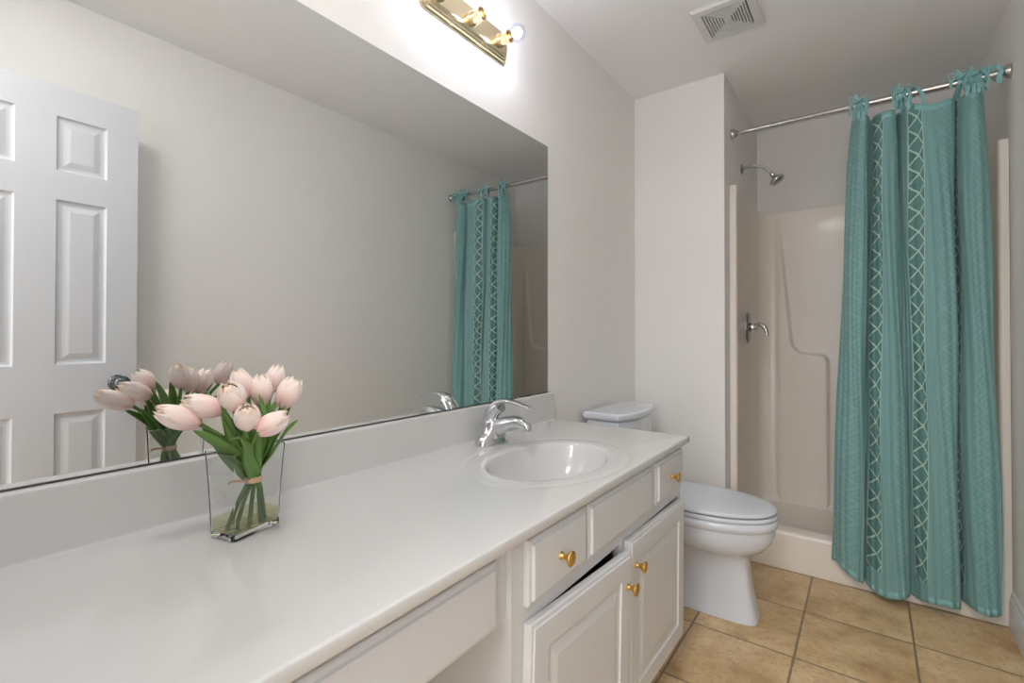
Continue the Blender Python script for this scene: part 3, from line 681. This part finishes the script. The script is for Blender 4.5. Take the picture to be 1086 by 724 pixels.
# ------------------------------------------------------------------ ceiling vent
ve = thing('exhaust_vent', 'square white exhaust fan grille on the ceiling before the shower', 'vent', (.585, 2.107, H))
vx0, vx1, vy0, vy1 = .466, .703, 1.983, 2.232
def vring(i, z): return [(vx0+i, vy0+i, z), (vx1-i, vy0+i, z), (vx1-i, vy1-i, z), (vx0+i, vy1-i, z)]
mb = MB(); mb.loft([vring(0, H-.0005), vring(0, H-.006), vring(.006, H-.014), vring(.034, H-.016), vring(.036, H-.006)], cap0=False, cap1=False, smooth=False); mb.build('grille_frame', M_VENT, ve)
mb = MB(); mb.add(vring(.036, H-.003), [(0, 1, 2, 3)]); mb.add(vring(.036, H-.001), [(0, 1, 2, 3)]); mb.build('grille_back', M_DARK, ve)
for k in range(7):
    i = .0400+k*.0105; mb = MB()
    mb.loft([vring(i, H-.006), vring(i+.0008, H-.015), vring(i+.0062, H-.015), vring(i+.0070, H-.006), vring(i, H-.006)], cap0=False, cap1=False, smooth=False); mb.build('louver', M_VENT, ve)
mb = MB(); mb.box(vx0+.108, vx1-.108, vy0+.108, vy1-.108, H-.016, H-.006, .002); mb.build('centre_badge', M_VENT, ve)

# ------------------------------------------------------------------ door (open against the right wall, seen in the mirror)
DX0, DX1, DL = 1.300, 1.327, .612
def door_mesh():
    mb = MB(); T = .035; ys = [0, .110, .248, .362, .500, DL]; zs = [.012, .230, .848, 1.023, 1.620, 1.724, 1.922, 2.030]
    ys = [0, .114, .262, .368, .514, DL]
    PAN = [(0, 0), (.006, .007), (.012, .009), (.020, .009), (.038, .003), (.041, .0025)]
    for side in (0, 1):
        fx = 0 if side == 0 else T; sg = 1 if side == 0 else -1
        for a in range(5):
            for b in range(7):
                y0, y1, z0, z1 = ys[a], ys[a+1], zs[b], zs[b+1]
                if a in (1, 3) and b in (1, 3, 5):
                    mb.loft([[(fx+sg*h, y0+i, z0+i), (fx+sg*h, y1-i, z0+i), (fx+sg*h, y1-i, z1-i), (fx+sg*h, y0+i, z1-i)] for i, h in PAN], cap0=False, smooth=False)
                else: mb.add([(fx, y0, z0), (fx, y1, z0), (fx, y1, z1), (fx, y0, z1)], [(0, 1, 2, 3)])
    z0, z1 = zs[0], zs[-1]
    mb.add([(0, 0, z0), (T, 0, z0), (T, DL, z0), (0, DL, z0), (0, 0, z1), (T, 0, z1), (T, DL, z1), (0, DL, z1)], [(0, 3, 2, 1), (4, 5, 6, 7), (0, 1, 5, 4), (3, 7, 6, 2)])
    return mb
da = -math.atan2(DX1-DX0, DL)
DM = Matrix.Translation((DX0, .043, 0)) @ Matrix.Rotation(da, 4, 'Z')
mb = door_mesh(); mb.v = [tuple(DM @ Vector(v)) for v in mb.v]
door = struct('door_1', mb, M_DOOR)
for sg, x_ in ((-1, 0), (1, .035)):
    mx = DM @ Matrix.Translation((x_, .550, .945)) @ Matrix.Rotation(sg*PI/2, 4, 'Y')
    mb = MB(); mb.lathe([(.030, 0), (.030, .004), (.022, .009), (.011, .013), (.011, .026), (.018, .032), (.026, .042), (.0285, .052), (.026, .062), (.017, .069), (.001, .071)], mx); mb.build('door_handle', M_KNOB, door, 'dark metal round door knob')

# made-up hall lamp body, unseen; its area light fills the room through the doorway
hl = thing('added_hall_lamp', 'added unseen fill lamp, flat and square, on the hall ceiling outside the doorway', 'added fill light', (1.0, -.95, H))
mb = MB(); mb.box(.72, 1.28, -1.23, -.67, H-.02, H-.0005, .006); mb.build('added_lamp_body', M_VENT, hl)

# ------------------------------------------------------------------ vase
VC = Vector((.167, .402)); 
vang = math.atan2(.038, .085)
ux = Vector((math.cos(-.25), -math.sin(-.25)*-1)); ux = Vector((.968, .25)).normalized(); uy = Vector((-.25, .968)).normalized()   # short and long directions
def vrect(hs, hl_, z, r=.0028, n=4):
    L = []
    for (sx_, sy_, a0) in ((1, 1, 0), (-1, 1, PI/2), (-1, -1, PI), (1, -1, 1.5*PI)):
        for i in range(n+1):
            a = a0+PI/2*i/n; p = VC+ux*(sx_*(hs-r)+r*math.cos(a))+uy*(sy_*(hl_-r)+r*math.sin(a)); L.append((p.x, p.y, ZC+z))
    return L
vase = thing('vase', 'clear rectangular glass vase holding tulips on the marble vanity top', 'vase', (VC.x, VC.y, ZC))
def vw(z):   # half sizes against height
    f = z/.146; return .0295+.0075*f**1.6, .0455+.0055*f**1.6
HV = .146; zsamp = [.012+(HV-.012)*i/14 for i in range(15)]
mb = MB()
rings = [vrect(vw(z)[0], vw(z)[1], z) for z in zsamp]+[vrect(vw(HV)[0]-.001, vw(HV)[1]-.001, HV+.0008)]
rings += [vrect(vw(z)[0]-.0026, vw(z)[1]-.0026, z, .0014) for z in zsamp[::-1]]
rings = [vrect(.026, .042, .0008), vrect(.0285, .0445, .002), vrect(vw(.008)[0], vw(.008)[1], .008)]+rings
mb.loft(rings, cap0=True, cap1=True); mb.build('glass_body', M_SOLID, vase, sharp=50)
# water
mb = MB(); mb.loft([vrect(vw(.014)[0]-.0036, vw(.014)[1]-.0036, .0125, .0015), vrect(vw(.034)[0]-.0036, vw(.034)[1]-.0036, .034, .0015)])
tag(mb.build('water', M_WATER), 'shallow yellowish water in the bottom of the glass vase', 'water')

# ------------------------------------------------------------------ tulips
def bloom(base, axis, L=.056, W=.021, seed=0, open_=0.0):
    rr_ = random.Random(seed); axis = Vector(axis).normalized(); q = axis.to_track_quat('Z', 'Y').to_matrix()
    V = []; Fc = []; UV = []
    def petal(phi, rs, ln, tipin, wid, off):
        nu, nv = 10, 14; b = len(V)
        for j in range(nv+1):
            v = j/nv
            rad = W*rs*(math.sin(min(1, v*1.12+.03)**.72*PI*.86+.10)**.8 if v < .98 else .30)
            rad = W*rs*(max(.02, math.sin(PI*(.075+.855*v)))**.62+open_*v*v*.6)
            wd = wid*(math.sin(PI*min(1, .22+.70*v))**.8)*(1-.0*v)
            if v > .8: wd *= (1-((v-.8)/.2)**2*.58)
            for i in range(nu+1):
                u = -1+2*i/nu
                a = phi+u*wd; r_ = rad*(1+off-.06*u*u+.05*abs(u)**3)
                zz = ln*(v-(.10*u*u*v*v))
                zz += .0015*math.sin(5*u+phi)
                p = q @ Vector((r_*math.cos(a), r_*math.sin(a), zz)); V.append(tuple(Vector(base)+p)); UV.append((u*.5+.5+phi, v))
        for j in range(nv):
            for i in range(nu): Fc.append((b+j*(nu+1)+i, b+j*(nu+1)+i+1, b+(j+1)*(nu+1)+i+1, b+(j+1)*(nu+1)+i))
    p0 = rr_.random()*2
    for k in range(3): petal(p0+k*2*PI/3+PI/3, .93, L*.99, 0, 1.15, 0)
    for k in range(3): petal(p0+k*2*PI/3, 1.0, L*(.94+.05*rr_.random()), 0, 1.12, .03)
    # tightly folded heart of the bud
    b = len(V); nj = 14
    for j in range(9):
        v = j/8; rad = W*.74*max(.02, math.sin(PI*(.08+.905*v)))**.62
        for i in range(nj):
            a = 2*PI*i/nj; p = q @ Vector((rad*math.cos(a), rad*math.sin(a), L*(.08+.84*v))); V.append(tuple(Vector(base)+p)); UV.append((.5, .75+.25*v))
    for j in range(8):
        for i in range(nj): Fc.append((b+j*nj+i, b+j*nj+(i+1) % nj, b+(j+1)*nj+(i+1) % nj, b+(j+1)*nj+i))
    me = bpy.data.meshes.new('bloom'); me.from_pydata(V, [], Fc); me.polygons.foreach_set('use_smooth', [True]*len(Fc))
    ul = me.uv_layers.new(name='UVMap')
    for lp in me.loops: ul.data[lp.index].uv = UV[lp.vertex_index]
    me.materials.append(M_PETAL); o = bpy.data.objects.new('bloom', me); C.objects.link(o)
    md = o.modifiers.new('t', 'SOLIDIFY'); md.thickness = .0008
    return o
def leaf(pts, wdt, side, cup=.35):
    P = catmull(pts, 8); n = len(P); V = []; Fc = []; UV = []; nu = 6; sd = Vector(side).normalized()
    for j, p in enumerate(P):
        t = (P[min(j+1, n-1)]-P[max(j-1, 0)]).normalized(); s_ = (sd-t*sd.dot(t)).normalized(); nn = t.cross(s_)
        f = j/(n-1); ww = wdt*max(.03, math.sin(PI*(.16+.84*f)**1.05)**.75 if f < .995 else .03)
        for i in range(nu+1):
            u = -1+2*i/nu; V.append(tuple(p+s_*ww*u+nn*ww*cup*u*u)); UV.append((u*.5, f))
    for j in range(n-1):
        for i in range(nu): Fc.append((j*(nu+1)+i, j*(nu+1)+i+1, (j+1)*(nu+1)+i+1, (j+1)*(nu+1)+i))
    me = bpy.data.meshes.new('leaf'); me.from_pydata(V, [], Fc); me.polygons.foreach_set('use_smooth', [True]*len(Fc))
    ul = me.uv_layers.new(name='UVMap')
    for lp in me.loops: ul.data[lp.index].uv = UV[lp.vertex_index]
    me.materials.append(M_LEAF); o = bpy.data.objects.new('leaf', me); C.objects.link(o)
    md = o.modifiers.new('t', 'SOLIDIFY'); md.thickness = .0009
    return o
TIE = Vector((.196, .400, .889)); 
# centre of bloom, direction it points, length, half width, label
TUL = [
 ((.168, .296, 1.006), (-.05, -.86, .42), .068, .0185, 'pale pink tulip lying out furthest left towards the camera, over the vase rim', 0),
 ((.172, .330, 1.020), (-.10, -.90, .40), .064, .0185, 'pale pink tulip leaning left just above and behind the furthest left one', 0),
 ((.212, .358, 1.036), (.35, -.45, .80), .052, .0200, 'pink tulip facing the camera, on the left of the upright cluster', .1),
 ((.150, .402, 1.048), (-.25, -.25, .92), .056, .0185, 'pale pink tulip topmost in the bunch, behind the camera-facing one', 0),
 ((.165, .428, 1.038), (-.10, .05, 1.0), .056, .0185, 'pale upright tulip in the middle of the bunch, behind a pointed leaf', 0),
 ((.118, .478, 1.052), (-.10, .30, .95), .054, .0180, 'pink tulip half hidden at the back right of the bunch', 0),
 ((.190, .466, 1.030), (.10, .42, .90), .060, .0200, 'opening pink tulip at the far right of the bunch, with a loose petal', .25),
 ((.241, .369, 1.003), (.55, -.25, .78), .048, .0190, 'round pink tulip low at the front centre of the bunch, facing the room', .1),
 ((.254, .405, .990), (.22, .80, .42), .054, .0180, 'pale pink tulip lying low to the right at the front of the bunch', 0),
]
VIN = lambda z: (vw(z-ZC)[0]-.006, vw(z-ZC)[1]-.006)
for k, (cpos, ax, L, W, lab, op) in enumerate(TUL):
    cpos = Vector(cpos); ax = Vector(ax).normalized(); base = cpos-ax*L*.5
    a = 2*PI*k/9+.4; tp = TIE+Vector((.0075*math.cos(a), .0075*math.sin(a), 0))
    foot = Vector((VC.x, VC.y, ZC+.014))+Vector((ux.x*.019*math.cos(a*1.0)+uy.x*.034*math.sin(a), ux.y*.019*math.cos(a)+uy.y*.034*math.sin(a), 0))
    t = thing('tulip', lab, 'flower', foot, 'pink tulips in the glass vase')
    mid = tp.lerp(base, .55)+Vector((0, 0, .012))-ax*.008
    pts = catmull([foot, foot.lerp(tp, .55)+Vector((0, 0, .004)), tp, mid, base+ax*.002], 7)
    mb = MB(); mb.tube(pts, [.0034]*len(pts), 8); mb.build('stem', M_STEM, t)
    b = bloom(base, ax, L, W, k*11+3, op); keep_world(b, t)
    # one leaf hugging the stem
    lv = [((-.020, -.012), .030), ((-.012, .016), .02), ((.012, -.014), .03)][k % 3]
    out = (base-tp); od = Vector((out.x, out.y, 0)); od = od.normalized() if od.length > .01 else Vector((1, 0, 0))
    sdv = Vector((-od.y, od.x, 0))
    off = sdv*(.011 if k % 2 else -.011)
    e1 = tp+Vector((0, 0, .002)); e2 = tp.lerp(base, .45)+off*.8-Vector((0, 0, .004)); e3 = tp.lerp(base, .95)+off*1.6+Vector((0, 0, -.004 if k < 2 else .012))
    lf = leaf([e1, tp.lerp(base, .2)+off*.3, e2, e3], .0125, sdv, .35); keep_world(lf, t)
# extra leaves of the bunch: belong to neighbouring stems
def add_leaf(tulip_idx, pts, w_, side, cup=.35):
    ob = [o for o in C.objects if o.get('category') == 'flower'][tulip_idx]
    lf = leaf(pts, w_, side, cup); keep_world(lf, ob)
add_leaf(0, [TIE, (.192, .378, .925), (.180, .346, .958), (.174, .316, .982)], .013, (.6, .2, .6))
add_leaf(7, [TIE+Vector((.006, 0, 0)), (.222, .385, .925), (.236, .378, .955), (.232, .366, .972), (.222, .350, .968)], .013, (-.6, .9, 0))
add_leaf(2, [TIE, (.190, .375, .935), (.192, .360, .98), (.186, .352, 1.022)], .012, (.8, .5, 0))
add_leaf(4, [TIE, (.205, .415, .940), (.215, .415, .990), (.205, .405, 1.035)], .011, (-.5, .85, 0))
add_leaf(8, [TIE, (.215, .425, .930), (.228, .442, .965), (.232, .460, .985)], .011, (-.3, .5, .5))
add_leaf(6, [TIE, (.190, .430, .945), (.190, .452, .985), (.172, .480, 1.01)], .011, (.8, .2, .2))
add_leaf(5, [TIE, (.165, .425, .945), (.140, .455, .99), (.105, .500, 1.02)], .010, (.8, .4, 0))
add_leaf(3, [TIE, (.170, .392, .945), (.140, .372, 1.0), (.120, .352, 1.040)], .010, (.5, -.8, 0))
add_leaf(1, [TIE+Vector((0, 0, -.01)), (.180, .372, .925), (.168, .355, .955), (.158, .335, .985)], .014, (.3, .2, .8))
# raffia binding
mb = MB(); rg = []
for zoff, r_ in ((-.005, .0125), (-.003, .0142), (.0, .0146), (.003, .0142), (.005, .0125)):
    rg.append([TIE+Vector((r_*math.cos(2*PI*j/24), r_*math.sin(2*PI*j/24), zoff)) for j in range(24)])
mb.loft(rg, False, False); mb.tube(catmull([TIE+Vector((.005, -.014, 0)), TIE+Vector((-.004, -.030, .002)), TIE+Vector((-.006, -.036, -.002))], 5), .002, 6)
tag(mb.build('raffia_tie', M_RAFFIA), 'natural raffia string binding the tulip stems inside the vase', 'string')
